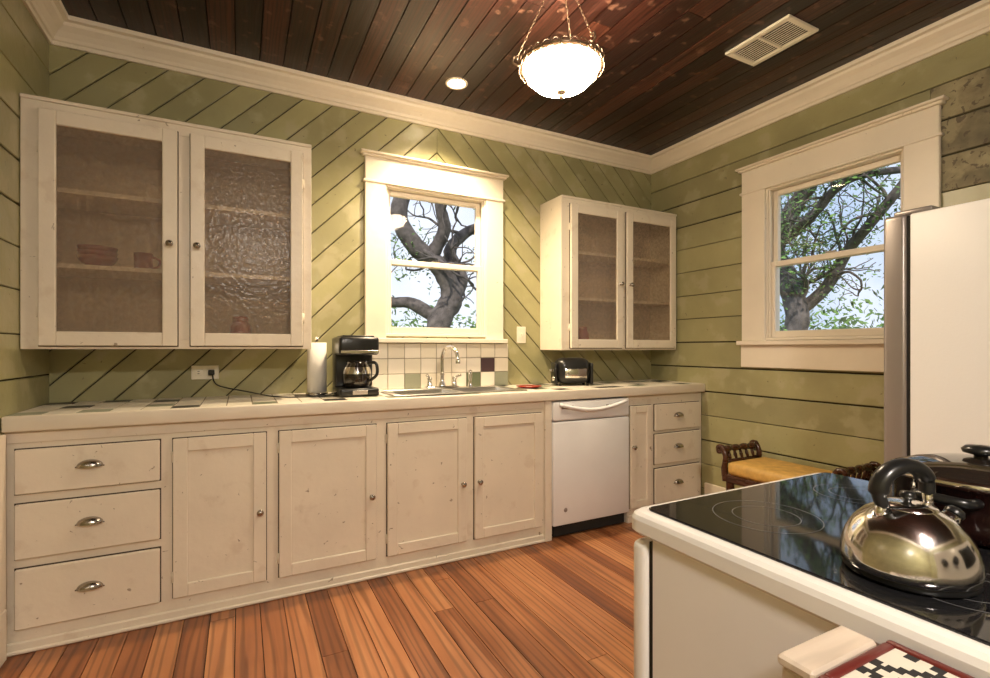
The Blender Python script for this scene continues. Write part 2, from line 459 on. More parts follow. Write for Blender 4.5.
b = B('base_cabinet')
x0, x1 = XL + .003, 1.722
b.box((x0, YF, .001), (x1, YF + .02, .870), m_cream, .002)
b.box((x0, YF + .02, .001), (x0 + .018, YB - .003, .870), m_cream); b.box((x1 - .018, YF + .02, .001), (x1, YB - .003, .870), m_cream)
b.box((x0 + .018, YF + .02, .09), (x1 - .018, YB - .003, .11), m_cream)
b.box((1.672, YF - .022, .001), (x1, YF, .870), m_cream, .003)
b.box((x0, YF - .014, .001), (1.671, YF, .045), m_cream, .004); b.box((x0, YF - .024, .001), (1.671, YF - .014, .018), m_trim, .005)
b.box((x0, YF - .008, .825), (1.671, YF, .870), m_cream, .002)
for z0, z1 in ((.625, .80), (.37, .585), (.095, .33)):
    b.box((-.785, YF - .02, z0), (-.312, YF - .0025, z1), m_cream, .004); cup(b, -.55, YF - .02, (z0 + z1) / 2 + .01); shade_line(b, -.785, -.312, z0, z1, YF)
for a, c, k in ((-.264, .108, 1), (.164, .630, 1), (.689, 1.145, 1), (1.196, 1.652, -1)):
    shaker(b, a, c, .10, .80, YF - .0005)
    knob(b, (c - .026) if k > 0 else (a + .026), YF - .02, .43)
    hx = (a - .003) if k > 0 else (c + .003)
    hinge(b, hx, YF, .72); hinge(b, hx, YF, .19)
b.done()
b = B('base_cabinet')
x0, x1 = 2.352, XR - .003
b.box((x0, YF, .001), (x1, YF + .02, .870), m_cream, .002)
b.box((x0, YF + .02, .001), (x0 + .018, YB - .003, .870), m_cream); b.box((x1 - .018, YF + .02, .001), (x1, YB - .003, .870), m_cream)
b.box((x0, YF - .01, .001), (x1 - .03, YF, .05), m_cream, .003)
shaker(b, 2.37, 2.562, .10, .80, YF - .0005, st=.045); knob(b, 2.39, YF - .02, .52)
for z0, z1 in ((.615, .80), (.375, .59), (.10, .345)):
    b.box((2.598, YF - .02, z0), (3.05, YF - .0025, z1), m_cream, .004); cup(b, 2.82, YF - .02, (z0 + z1) / 2 + .01); shade_line(b, 2.598, 3.05, z0, z1, YF)
b.done()

b = B('tiled_countertop')
CT = .935; SK = (.76, 1.56, 2.64, 3.01)
fT = lambda s, z, q: Vector((s, z, CT - q))
tiles = []
P_ = .1085
y = 2.578
rr = random.Random(21)
for j in range(6):
    x = XL + .003
    while x < XR - .004:
        if j == 0: r = rr.uniform(.80, 1) if rr.random() < .46 else rr.uniform(0, .78)
        elif j == 3: r = rr.uniform(.80, 1) if rr.random() < .3 else rr.uniform(0, .78)
        else: r = rr.uniform(.80, 1) if rr.random() < .08 else rr.uniform(0, .78)
        tiles.append(([(x + .003, y + .001), (x + P_ - .003, y + .001), (x + P_ - .003, y + P_ - .005), (x + .003, y + P_ - .005)], r))
        x += P_
    y += P_
rect = (XL + .003, XR - .003, 2.576, YB - .003)
for r in regions(rect, SK):
    for poly, rd in tiles:
        q = cliprect(poly, r)
        if len(q) > 2 and area(q) > 2e-5: b.prism(q, fT, 0, .006, m_tile, rd)
    b.pbox(fT, r[0], r[1], r[2], r[3], .0025, .062, m_grout)
b.box((XL + .003, 2.548, .873), (XR - .003, 2.575, CT + .0005), m_trim, .006, 2)
b.done()
b = B('tile_backsplash')
b.box((.72, YB - .008, CT + .001), (1.70, YB - .001, 1.232), m_grout)
cols = 9; tw = .98 / cols
spec = {(7, 1): .98, (2, 0): .94, (6, 0): .82, (8, 0): .94}
for i in range(cols):
    for j in range(3):
        th = .296 / 3; z = CT + .002 + j * th
        r = spec.get((i, j), rr.uniform(0, .78))
        b.box((.72 + i * tw + .002, YB - .014, z), (.72 + (i + 1) * tw - .002, YB - .008, z + th - .004), m_tile, .0015, 1, r)
b.done()

b = B('kitchen_sink')
zt = CT + .001
sx0, sx1, sy0, sy1 = .74, 1.58, 2.62, 3.03
bw = [(.785, 1.145), (1.175, 1.535)]; by0, by1 = 2.66, 2.955
def flat(x0, x1, y0, y1): b.box((x0, y0, zt), (x1, y1, zt + .006), m_steel, .002)
flat(sx0, sx1, sy0, by0); flat(sx0, sx1, by1, sy1); flat(sx0, bw[0][0], by0, by1); flat(bw[0][1], bw[1][0], by0, by1); flat(bw[1][1], sx1, by0, by1)
for a, c in bw:
    z0 = zt - .17; zt2 = zt + .004
    i = .02
    vs = [(a, by0, zt2), (c, by0, zt2), (c, by1, zt2), (a, by1, zt2), (a + i, by0 + i, z0), (c - i, by0 + i, z0), (c - i, by1 - i, z0), (a + i, by1 - i, z0)]
    b.add(vs, [[0, 1, 5, 4], [1, 2, 6, 5], [2, 3, 7, 6], [3, 0, 4, 7], [4, 5, 6, 7]], m_steel)
    b.lathe([(0, .002), (.03, .003), (.038, .001)], ((a + c) / 2, (by0 + by1) / 2, z0), m_chrome)
b.done()
b = B('kitchen_faucet')
fx, fy, fz = 1.16, 2.995, zt + .0065
b.box((fx - .11, fy - .024, fz), (fx + .11, fy + .024, fz + .012), m_chrome, .006, 2)
b.lathe([(.024, 0), (.022, .015), (.014, .03), (.014, .07), (.018, .075), (.012, .085)], (fx, fy, fz + .012), m_chrome)
b.tube(smooth([(fx, fy, fz + .09), (fx, fy, fz + .19), (fx + .01, fy - .02, fz + .245), (fx + .03, fy - .07, fz + .262), (fx + .05, fy - .115, fz + .235), (fx + .055, fy - .13, fz + .19)], 6), .0125, m_chrome, 12)
b.lathe([(.015, 0), (.017, .03), (.013, .035)], (fx + .055, fy - .13, fz + .16), m_chrome)
for s in (-1, 1):
    hx = fx + s * .085
    b.lathe([(.019, 0), (.016, .02), (.012, .035), (.018, .05), (.012, .062), (0, .064)], (hx, fy, fz + .012), m_chrome, n=16)
    b.tube([(hx, fy, fz + .06), (hx + s * .03, fy - .035, fz + .085)], [.007, .010], m_chrome, 8)
b.lathe([(.018, 0), (.012, .02), (.010, .04), (.014, .075), (.012, .11), (0, .115)], (fx + .20, fy, fz), m_chrome, n=16)
b.done()

b = B('dishwasher')
x0, x1 = 1.729, 2.345
b.box((x0 + .005, YF + .02, .02), (x1 - .005, YB - .05, .862), m_white, .003)
b.box((x0, YF - .03, .085), (x1, YF + .02, .735), m_white, .008, 2)
b.box((x0, YF - .03, .742), (x1, YF + .02, .862), m_white, .010, 2)
b.box((x0 + .02, YF + .03, .002), (x1 - .02, YF + .05, .085), m_grey)
b.box((x0 + .02, YF + .0, .012), (x1 - .02, YF + .03, .075), m_gap)
pts = []
for i in range(17):
    u = i / 16; pts.append((x0 + .04 + u * (x1 - x0 - .08), YF - .045, .845 - .042 * math.sin(math.pi * u)))
b.tube(pts, .012, m_white, 10)
b.box((x0 + .06, YF - .033, .815), (x0 + .15, YF - .029, .835), m_grey, .001)
for i in range(4): b.box((x1 - .20 + i * .035, YF - .033, .818), (x1 - .18 + i * .035, YF - .029, .828), m_grey)
b.lathe([(0, .004), (.012, .003), (.014, 0)], (x0 + .09, YF - .0305, .18), m_grey, '-Y', 16)
for x in (x0 + .04, x1 - .04): b.box((x - .015, YF + .1, .0005), (x + .015, YF + .13, .02), m_gap)
b.done()

def wallcab(x0, x1, yf, z0, z1, doors, contents):
    b = B('wall_cabinet'); yb = YB - .002; t = .018
    b.box((x0, yf + .02, z0), (x0 + t, yb, z1), m_cream, .002); b.box((x1 - t, yf + .02, z0), (x1, yb, z1), m_cream, .002)
    b.box((x0 + t, yf + .02, z0), (x1 - t, yb, z0 + t), m_cream); b.box((x0 + t, yf + .02, z1 - t), (x1 - t, yb, z1), m_cream)
    b.box((x0 + t, yb - .006, z0 + t), (x1 - t, yb, z1 - t), m_cabback)
    sh = [z0 + (z1 - z0) * .345, z0 + (z1 - z0) * .655]
    for z in sh: b.box((x0 + t, yf + .03, z - .010), (x1 - t, yb - .007, z + .010), m_cream, .001)
    d0 = doors[0][0] + .01; d1 = doors[-1][1] - .01
    b.box((x0, yf, z0), (d0 + .006, yf + .02, z1), m_cream, .002); b.box((d1 - .006, yf, z0), (x1, yf + .02, z1), m_cream, .002)
    b.box((d0, yf + .0005, z0), (d1, yf + .02, z0 + .045), m_cream, .002); b.box((d0, yf + .0005, z1 - .055), (d1, yf + .02, z1), m_cream, .002)
    mx = (doors[0][1] + doors[1][0]) / 2
    b.box((mx - .035, yf + .001, z0 + .045), (mx + .035, yf + .02, z1 - .055), m_cream)
    b.box((x0, yf - .008, z1 - .004), (x1, yb, z1 + .012), m_cream, .002)
    for i, (a, c) in enumerate(doors):
        shaker(b, a, c, z0 + .015, z1 - .04, yf - .0022, st=.058, th=.022, glass=True)
        g = .004; w = .02; yy0, yy1 = yf - .0022, yf - .0002; za, zb = z0 + .015, z1 - .04
        for lo, hi in (((a - g, yy0, za - g), (a + w, yy1, zb + g)), ((c - w, yy0, za - g), (c + g, yy1, zb + g)), ((a, yy0, za - g), (c, yy1, za + w)), ((a, yy0, zb - w), (c, yy1, zb + g))): b.box(lo, hi, m_shadeline)  # painted shadow line around the glass door
        knob(b, (c - .028) if i == 0 else (a + .028), yf - .0242, z0 + .485)
        hx = a - .004 if i == 0 else c + .004
        hinge(b, hx, yf, z0 + .16); hinge(b, hx, yf, z1 - .2)
    b.done()
    for kind, x, y, lvl, mm in contents:
        z = {0: z0 + t, 1: sh[0] + .010, 2: sh[1] + .010}[lvl] + .0008
        if kind == 'bowl':
            q = B('bowl')
            for k in range(3): q.lathe([(.03, k * .022), (.035, .006 + k * .022), (.07, .04 + k * .022), (.078, .06 + k * .022), (.073, .06 + k * .022), (.03, .012 + k * .022), (0, .01 + k * .022)], (x, y, z), mm, n=24)
            q.done()
        elif kind == 'cup':
            q = B('mug'); q.lathe([(0, 0), (.036, 0), (.04, .09), (.036, .09), (.033, .006), (0, .006)], (x, y, z), mm, n=24)
            q.tube(smooth([(x + .038, y, z + .075), (x + .065, y, z + .06), (x + .06, y, z + .03), (x + .037, y, z + .02)], 4), .005, mm, 8); q.done()
        elif kind == 'jar':
            q = B('storage_jar'); q.lathe([(0, 0), (.045, 0), (.05, .02), (.05, .10), (.035, .125), (.037, .13), (.037, .15), (0, .155)], (x, y, z), mm, n=24); q.done()
wallcab(XL + .003, .33, 2.735, 1.195, 2.25, [(-.755, -.262), (-.210, .285)],
        [('bowl', -.60, 2.93, 1, m_redbowl), ('cup', -.42, 2.92, 1, m_redbowl), ('jar', .0, 2.93, 0, m_redbowl)])
wallcab(1.975, XR - .003, 2.825, 1.185, 2.25, [(2.045, 2.515), (2.553, 3.055)], [('jar', 2.25, 2.95, 0, m_redbowl)])

# ------------------------------------------------------------------ outlets
b = B('wall_outlet')
b.box((-.235, YB - .008, 1.03), (-.105, YB - .001, 1.105), m_plate, .003)
for s in (-1, 1):
    b.box((-.17 + s * .03 - .018, YB - .011, 1.05), (-.17 + s * .03 + .018, YB - .008, 1.085), m_plate, .004, 2)
    for k in (-.006, .006): b.box((-.17 + s * .03 - .006, YB - .0118, 1.0675 + k - .0015), (-.17 + s * .03 + .004, YB - .0109, 1.0675 + k + .0015), m_dark)
b.box((-.155, YB - .04, 1.053), (-.125, YB - .0122, 1.082), m_dark, .004)
b.done()
b = B('light_switch')
b.box((1.775, YB - .008, 1.235), (1.85, YB - .001, 1.355), m_plate, .003); b.box((1.806, YB - .02, 1.285), (1.818, YB - .008, 1.305), m_plate, .002); b.done()

# ------------------------------------------------------------------ counter items
CZ = CT + .0015
b = B('coffee_maker')
cx, cy = .575, 2.84
b.box((cx - .105, cy - .14, CZ), (cx + .105, cy + .12, CZ + .045), m_dark, .012, 3)
b.box((cx - .105, cy + .02, CZ + .04), (cx + .105, cy + .12, CZ + .27), m_dark, .012, 3)
b.box((cx - .108, cy - .125, CZ + .225), (cx + .108, cy + .125, CZ + .325), m_dark, .016, 3)
b.box((cx - .10, cy - .128, CZ + .235), (cx + .10, cy - .124, CZ + .25), m_chrome, .001)
b.box((cx - .04, cy - .142, CZ + .012), (cx + .04, cy - .138, CZ + .034), m_chrome, .001)
b.box((cx - .085, cy - .10, CZ + .324), (cx + .085, cy + .08, CZ + .333), m_dark, .004, 2)
b.lathe([(.0, 0), (.062, 0), (.074, .03), (.076, .07), (.066, .11), (.055, .13), (.055, .145), (0, .148)], (cx, cy - .055, CZ + .047), m_carafe, n=28)
b.lathe([(.0765, .075), (.0745, .09), (.0665, .112)], (cx, cy - .055, CZ + .047), m_chrome, n=28)
b.tube(smooth([(cx + .05, cy - .10, CZ + .18), (cx + .085, cy - .135, CZ + .18), (cx + .09, cy - .14, CZ + .12), (cx + .06, cy - .11, CZ + .085)], 5), .009, m_dark, 8)
b.done()
b = B('power_cord')
b.tube(smooth([(cx - .108, 2.80, CZ + .02), (cx - .2, 2.78, CZ + .006), (cx - .4, 2.84, CZ + .006), (cx - .55, 2.98, CZ + .03), (-.11, YB - .05, 1.0), (-.135, YB - .044, 1.062)], 8), .0035, m_dark, 6)
b.done()
b = B('paper_towel_holder')
px, py = .385, 2.95
b.lathe([(0, 0), (.06, 0), (.06, .01), (0, .012)], (px, py, CZ), m_chrome); b.tube([(px, py, CZ), (px, py, CZ + .315)], .006, m_chrome)
b.lathe([(.015, .28), (.052, .28), (.053, .0), (.015, .0), (.015, .28)], (px, py, CZ + .014), m_paper)
b.lathe([(0, .02), (.01, .015), (.012, 0)], (px, py, CZ + .31), m_chrome, n=12); b.done()

b = B('toaster')
b.T = Matrix.Translation((2.09, 2.86, CZ)) @ Matrix.Rotation(math.radians(-20), 4, 'Z')
b.box((-.125, -.075, .012), (.125, .075, .195), m_dark, .06, 6)
b.box((-.07, -.079, .055), (.085, -.07, .120), m_chrome, .003, 2)
b.box((-.14, -.062, .008), (-.118, .062, .16), m_dark, .02, 4); b.box((.118, -.062, .008), (.14, .062, .16), m_dark, .02, 4)
for y in (-.014, .014): b.box((-.06, y - .007, .1935), (.06, y + .007, .1962), m_chrome); b.box((-.058, y - .005, .195), (.058, y + .005, .1966), m_gap)
b.box((-.165, -.015, .10), (-.138, .015, .115), m_chrome, .004, 2)
b.lathe([(.016, 0), (.014, .012), (0, .013)], (-.14, -.035, .05), m_chrome, 'X', 16, M=Matrix.Scale(-1, 4, (0, 0, 1)))
for x in (-.1, .1):
    for y in (-.05, .05): b.lathe([(.01, 0), (.01, .015)], (x, y, 0), m_gap, n=10)
b.done()
b = B('dish')
b.lathe([(0, .003), (.05, .003), (.085, .014), (.088, .012), (.05, 0), (0, 0)], (1.70, 2.80, CZ), m_redbowl, n=28)
b.lathe([(.028, .0045), (.05, .0045)], (1.70, 2.80, CZ), m_ivory, n=28); b.done()

# ------------------------------------------------------------------ ceiling fixtures
def pendant(x, y, emis):
    e = bpy.data.objects.new('pendant_light', None); e.location = (x, y, 2.30); S.collection.objects.link(e)
    def fin(b):
        o = b.done(); o.parent = e; o.matrix_parent_inverse = Matrix.Translation((-x, -y, -2.30)); return o
    zr = 2.420
    b = B('glass_bowl'); b.lathe([(0, -.105), (.06, -.098), (.115, -.077), (.150, -.043), (.163, -.012), (.166, 0), (0, 0)], (x, y, zr), emis, n=28); fin(b)
    b = B('rim'); b.lathe([(.168, -.006), (.180, -.004), (.184, .003), (.180, .010), (.172, .012), (.167, .004), (.168, -.006)], (x, y, zr), m_bronze, n=40)
    for i in range(30):
        a = 2 * math.pi * i / 30; c, s = math.cos(a), math.sin(a); r = .183
        tx, ty = -s, c; k = .017
        for sg in (1, -1):
            pts = [(x + c * r + tx * k * math.cos(q), y + s * r + ty * k * math.cos(q), zr + .003 + sg * .018 * math.sin(q)) for q in [j * math.pi / 5 for j in range(0, 6)]]
            b.tube(pts, .0022, m_bronze, 5)
    for i in range(3):
        a = 2 * math.pi * i / 3 + .6; c, s = math.cos(a), math.sin(a)
        b.tube(smooth([(x + c * .185, y + s * .185, zr), (x + c * .21, y + s * .21, zr + .015), (x + c * .205, y + s * .205, zr + .04), (x + c * .19, y + s * .19, zr + .03)], 5), .0045, m_bronze, 8)
    fin(b)
    b = B('chains')
    for i in range(3):
        a = 2 * math.pi * i / 3 + .6; p0 = Vector((x + math.cos(a) * .195, y + math.sin(a) * .195, zr + .03)); p1 = Vector((x + math.cos(a) * .05, y + math.sin(a) * .05, ZC - .02))
        n = 16; d = (p1 - p0) / n
        for k in range(n):
            c = p0 + d * (k + .5); t = d.normalized(); u = t.cross(Vector((0, 0, 1))).normalized(); w = t.cross(u)
            sd = u if k % 2 else w
            pts = [c + t * (d.length * .62) * math.cos(q) + sd * .004 * math.sin(q) for q in [j * math.pi / 4 for j in range(9)]]
            b.tube(pts, .0009, m_bronze, 5, cap=False)
    fin(b)
    b = B('canopy'); b.lathe([(0, -.045), (.02, -.04), (.03, -.03), (.06, -.018), (.068, -.001), (0, -.001)], (x, y, ZC), m_bronze); fin(b)
    b = B('finial'); b.lathe([(0, -.143), (.006, -.136), (.010, -.128), (.005, -.121), (.018, -.114), (.022, -.104), (0, -.100)], (x, y, zr), m_bronze, n=16); fin(b)
pendant(1.237, 1.77, m_bowl)
pendant(.15, -1.0, m_fillbowl)  # added pendant behind the camera, out of view, as front fill
b = B('recessed_downlight')
b.lathe([(.05, -.001), (.052, -.006), (.064, -.006), (.067, -.001)], (1.146, 2.72, ZC), m_trim, n=28)
b.lathe([(0, -.0015), (.05, -.0015)], (1.146, 2.72, ZC), m_bulb, n=20); b.done()
b = B('ceiling_vent')
vx0, vx1, vy0, vy1 = 2.30, 2.54, 1.43, 1.78; z1 = ZC - .001; z0 = ZC - .014
b.box((vx0, vy0, z0), (vx0 + .028, vy1, z1), m_plate, .003); b.box((vx1 - .028, vy0, z0), (vx1, vy1, z1), m_plate, .003)
b.box((vx0 + .028, vy0, z0), (vx1 - .028, vy0 + .028, z1), m_plate, .003); b.box((vx0 + .028, vy1 - .028, z0), (vx1 - .028, vy1, z1), m_plate, .003)
b.box((vx0 + .028, (vy0 + vy1) / 2 - .006, z0), (vx1 - .028, (vy0 + vy1) / 2 + .006, z1), m_plate)
b.box((vx0 + .028, vy0 + .028, z1 - .002), (vx1 - .028, vy1 - .028, z1), m_gap)
for i in range(11):
    xx = vx0 + .036 + i * .0168
    b.box((-.0055, vy0 + .028, -.0008), (.0055, vy1 - .028, .0008), m_plate, M=Matrix.Translation((xx, 0, z0 + .005)) @ Matrix.Rotation(math.radians(-20), 4, 'Y'))
b.done()

# ------------------------------------------------------------------ range (front faces the sink wall)
b = B('electric_range')
x0, x1, y0, y1, zt = .645, 1.27, .05, .668, .90
b.box((x0 + .008, y0, .03), (x1 - .008, y1 - .012, .862), m_stovew, .004)
b.box((x0 + .012, y1 - .013, .04), (x1 - .012, y1 - .004, .85), m_gap)
b.box((x0 + .004, y1 - .004, .20), (x1 - .004, y1 + .036, .845), m_stovew, .014, 4)
b.box((x0 + .004, y1 - .004, .04), (x1 - .004, y1 + .032, .19), m_stovew, .012, 4)
b.box((x0 + .10, y1 + .035, .35), (x1 - .10, y1 + .038, .65), m_dark, .003)
b.tube(smooth([(x0 + .06, y1 + .03, .795), (x0 + .065, y1 + .060, .795), (x0 + .10, y1 + .066, .795), (x1 - .10, y1 + .066, .795), (x1 - .065, y1 + .060, .795), (x1 - .06, y1 + .03, .795)], 5), .010, m_stovew, 10)
def rrect(x0, x1, y0, y1, r, z, n=8):
    out = []
    for cx, cy, a in ((x1 - r, y1 - r, 0), (x0 + r, y1 - r, 90), (x0 + r, y0 + r, 180), (x1 - r, y0 + r, 270)):
        for i in range(n + 1):
            an = math.radians(a + 90 * i / n); out.append((cx + r * math.cos(an), cy + r * math.sin(an), z))
    return out
def loft(b, loops, m, capb=True, capt=True):
    n = len(loops[0]); vs = [v for l in loops for v in l]; fs = []
    for j in range(len(loops) - 1):
        for i in range(n): fs.append([j * n + i, j * n + (i + 1) % n, (j + 1) * n + (i + 1) % n, (j + 1) * n + i])
    if capb: fs.append(list(range(n))[::-1])
    if capt: fs.append([(len(loops) - 1) * n + i for i in range(n)])
    b.add(vs, fs, m, False)
ty1 = y1 + .045
L = []
for d, z in ((.006, .858), (0, .864), (0, .885), (.003, .893), (.009, .898), (.018, .900)):
    L.append(rrect(x0 + d, x1 - d, y0 + d, ty1 - d, .028, z))
loft(b, L, m_stovew)
loft(b, [rrect(x0 + .024, x1 - .024, y0 + .07, ty1 - .026, .016, .9003), rrect(x0 + .024, x1 - .024, y0 + .07, ty1 - .026, .016, .9022), rrect(x0 + .026, x1 - .026, y0 + .072, ty1 - .028, .015, .9035)], m_sglass)
for cx, cy, rr_ in ((.825, .555, .085), (1.11, .555, .07), (.80, .28, .07), (1.10, .29, .095)):
    for r in (rr_, rr_ * .62): b.lathe([(r, .0), (r + .0016, 0)], (cx, cy, .9038), m_ring, n=48)
b.box((x0 + .004, y0 - .0, .895), (x1 - .004, y0 + .05, 1.06), m_stovew, .012, 3)
b.box((x0 + .2, y0 + .049, .94), (x1 - .2, y0 + .053, 1.03), m_dark)
for x in (x0 + .07, x0 + .14, x1 - .14, x1 - .07): b.lathe([(0, .03), (.016, .028), (.02, 0)], (x, y0 + .05, .985), m_dark, 'Y', 18)
for x in (x0 + .05, x1 - .05):
    for y in (y0 + .05, y1 - .05): b.lathe([(.018, 0), (.018, .03)], (x, y, .001), m_gap, n=12)
b.done()

# kettle
KZ = .9045
b = B('tea_kettle')
b.T = Matrix.Translation((.779, .327, KZ)) @ Matrix.Rotation(math.radians(-20), 4, 'Z') @ Matrix.Scale(.80, 4)
b.lathe([(0, 0), (.084, 0), (.089, .004), (.088, .012)], (0, 0, 0), m_dark, n=48)
b.lathe([(.087, .011), (.0915, .014), (.092, .026), (.090, .042), (.084, .062), (.073, .082), (.058, .098), (.042, .108), (.038, .110)], (0, 0, 0), m_kettle, n=56)
b.lathe([(.040, .1085), (.038, .113), (.024, .117), (0, .118)], (0, 0, 0), m_kettle, n=40)
b.lathe([(.005, .117), (.006, .122), (.011, .126), (.010, .133), (0, .135)], (0, 0, 0), m_dark, n=20)
b.tube([(.055, 0, .066), (.078, 0, .084), (.086, 0, .092)], [.019, .015, .013], m_kettle, 18)
b.lathe([(.0135, 0), (.0145, .006), (.011, .012), (0, .013)], (0, 0, 0), m_dark, n=18, M=Matrix.Translation((.085, 0, .091)) @ Matrix.Rotation(math.radians(45), 4, 'Y'))
b.tube(smooth([(-.046, 0, .112), (-.054, 0, .135), (-.046, 0, .158), (-.026, 0, .172), (0, 0, .176), (.022, 0, .168), (.034, 0, .152), (.036, 0, .132)], 6), [.009] * 6 + [.0125] * 30 + [.010] * 10, m_dark, 14, flat=1.25)
b.tube([(-.054, 0, .092), (-.046, 0, .118)], .008, m_kettle, 10); b.tube([(.040, 0, .10), (.036, 0, .135)], .007, m_kettle, 10)
b.done()

# lidded pot
b = B('stock_pot')
b.T = Matrix.Translation((1.07, .350, KZ)) @ Matrix.Scale(.93, 4)
b.lathe([(0, 0), (.105, 0), (.115, .006), (.120, .03), (.122, .088), (.127, .092), (.124, .096), (.118, .09), (.115, .03), (0, .01)], (0, 0, 0), m_red, n=48)
b.lathe([(.126, .094), (.127, .100), (.120, .103)], (0, 0, 0), m_chrome, n=48)
b.lathe([(.120, .1025), (.095, .113), (.06, .122), (.025, .126), (0, .127)], (0, 0, 0), m_carafe, n=48)
b.lathe([(.010, .126), (.009, .130), (.024, .134), (.026, .140), (.02, .146), (0, .148)], (0, 0, 0), m_dark, n=24)
for s in (-1, 1):
    b.tube(smooth([(s * .118, -.035, .072), (s * .15, -.032, .075), (s * .158, 0, .077), (s * .15, .032, .075), (s * .118, .035, .072)], 5), .008, m_dark, 10)
b.done()

# ------------------------------------------------------------------ refrigerator
b = B('refrigerator')
x0, x1, y0, y1 = 2.17, 3.03, .18, .905; zt = 1.69
b.box((x0, y0, .03), (x1, y1, zt), m_fridge, .006, 2)
b.box((x0 + .01, y1, .06), (x1 - .01, y1 + .012, zt - .005), m_gap)
b.box((x0 - .002, y1 + .012, .06), (x1 + .002, y1 + .085, zt + .004), m_grey, .014, 4)
b.box((x0 + .02, y1 - .06, zt), (x0 + .09, y1 + .06, zt + .022), m_grey, .008, 2)
for z0, z1 in ((1.24, 1.55), (.75, 1.15)):
    b.tube(smooth([(x1 - .07, y1 + .08, z0), (x1 - .07, y1 + .125, z0 + .03), (x1 - .07, y1 + .13, (z0 + z1) / 2), (x1 - .07, y1 + .125, z1 - .03), (x1 - .07, y1 + .08, z1)], 5), .011, m_steel, 10)
for x in (x0 + .06, x1 - .06):
    for y in (y0 + .06, y1 - .06): b.lathe([(.02, 0), (.02, .03)], (x, y, .001), m_gap, n=12)
b.done()

# ------------------------------------------------------------------ upholstered bench
b = B('upholstered_bench')
bx0, bx1, by0, by1 = 2.64, 3.0, 1.40, 2.08
b.box((bx0 + .01, by0 + .03, .375), (bx1 - .01, by1 - .03, .425), m_dwood, .006)
b.box((bx0, by0 + .045, .422), (bx1, by1 - .045, .505), m_gold, .032, 4)
legp = [(.014, 0), (.02, .02), (.012, .05), (.018, .12), (.026, .20), (.016, .28), (.024, .30), (.024, .375)]
for x in (bx0 + .035, bx1 - .035):
    for y in (by0 + .05, by1 - .05): b.lathe(legp, (x, y, .001), m_dwood, n=16)
for y, s in ((by0 + .03, -1), (by1 - .03, 1)):
    for x in (bx0 + .02, bx1 - .02):
        b.tube(smooth([(x, y, .38), (x, y + s * .008, .46), (x, y + s * .0, .53), (x, y + s * .028, .585), (x, y + s * .055, .578), (x, y + s * .05, .552), (x, y + s * .032, .556)], 6), [.020] * 7 + [.017] * 12 + [.013] * 18, m_dwood, 12)
    b.tube([(bx0 + .02 + i * (bx1 - bx0 - .04) / 24, y + s * .022, .572) for i in range(25)], [.012 + .009 * abs(math.sin(i * math.pi / 6)) for i in range(25)], m_dwood, 12)
    b.tube([(bx0 + .02, y, .50), (bx1 - .02, y, .50)], .011, m_dwood, 10)
    for k in range(5):
        x = bx0 + .07 + k * (bx1 - bx0 - .14) / 4
        b.tube([(x, y, .50), (x, y + s * .012, .53), (x, y + s * .022, .565)], [.006, .011, .006], m_dwood, 8)
for x in (bx0 + .035, bx1 - .035): b.tube([(x, by0 + .05, .14), (x, by1 - .05, .14)], .010, m_dwood, 8)
b.done()

# ------------------------------------------------------------------ small stand with box and woven tray
b = B('side_table')
b.box((.455, -.25, .755), (.640, .335, .780), m_dwood, .004)
for x in (.47, .625):
    for y in (-.235, .32): b.box((x - .012, y - .012, .001), (x + .012, y + .012, .755), m_dwood, .003)
b.box((.465, -.24, .30), (.63, .325, .315), m_dwood, .002); b.done()
b = B('wooden_box')
b.box((.503, .290, .781), (.616, .322, .868), m_lwood, .003); b.box((.500, .287, .868), (.619, .325, .880), m_lwood, .003); b.done()
b = B('woven_napkin_tray')
tx0, tx1, ty0, ty1 = .500, .636, .03, .284; zt = .874
b.box((tx0, ty0, .781), (tx1, ty1, zt), m_maroon, .006, 2)
b.box((tx0, ty0, zt), (tx0 + .010, ty1, zt + .006), m_maroon, .003, 2); b.box((tx1 - .010, ty0, zt), (tx1, ty1, zt + .006), m_maroon, .003, 2)
b.box((tx0 + .010, ty0, zt), (tx1 - .010, ty0 + .010, zt + .006), m_maroon, .003, 2); b.box((tx0 + .010, ty1 - .010, zt), (tx1 - .010, ty1, zt + .006), m_maroon, .003, 2)
nx, ny = 33, 63; dx = (tx1 - tx0 - .020) / nx; dy = (ty1 - ty0 - .020) / ny
for i in range(nx):
    for j in range(ny):
        u = abs(i - nx // 2); v = abs((j % 20) - 10)
        k = (u // 2) + (v // 2)
        if k in (0,): mm = m_maroon
        elif k in (1, 2, 5, 6): mm = m_black
        elif u > 13 and (j // 3) % 2: mm = m_black
        else: mm = m_ivory
        x = tx0 + .010 + i * dx; y = ty0 + .010 + j * dy
        b.add([(x, y, zt + .003), (x + dx, y, zt + .003), (x + dx, y + dy, zt + .003), (x, y + dy, zt + .003)], [[0, 1, 2, 3]], mm)
b.done()

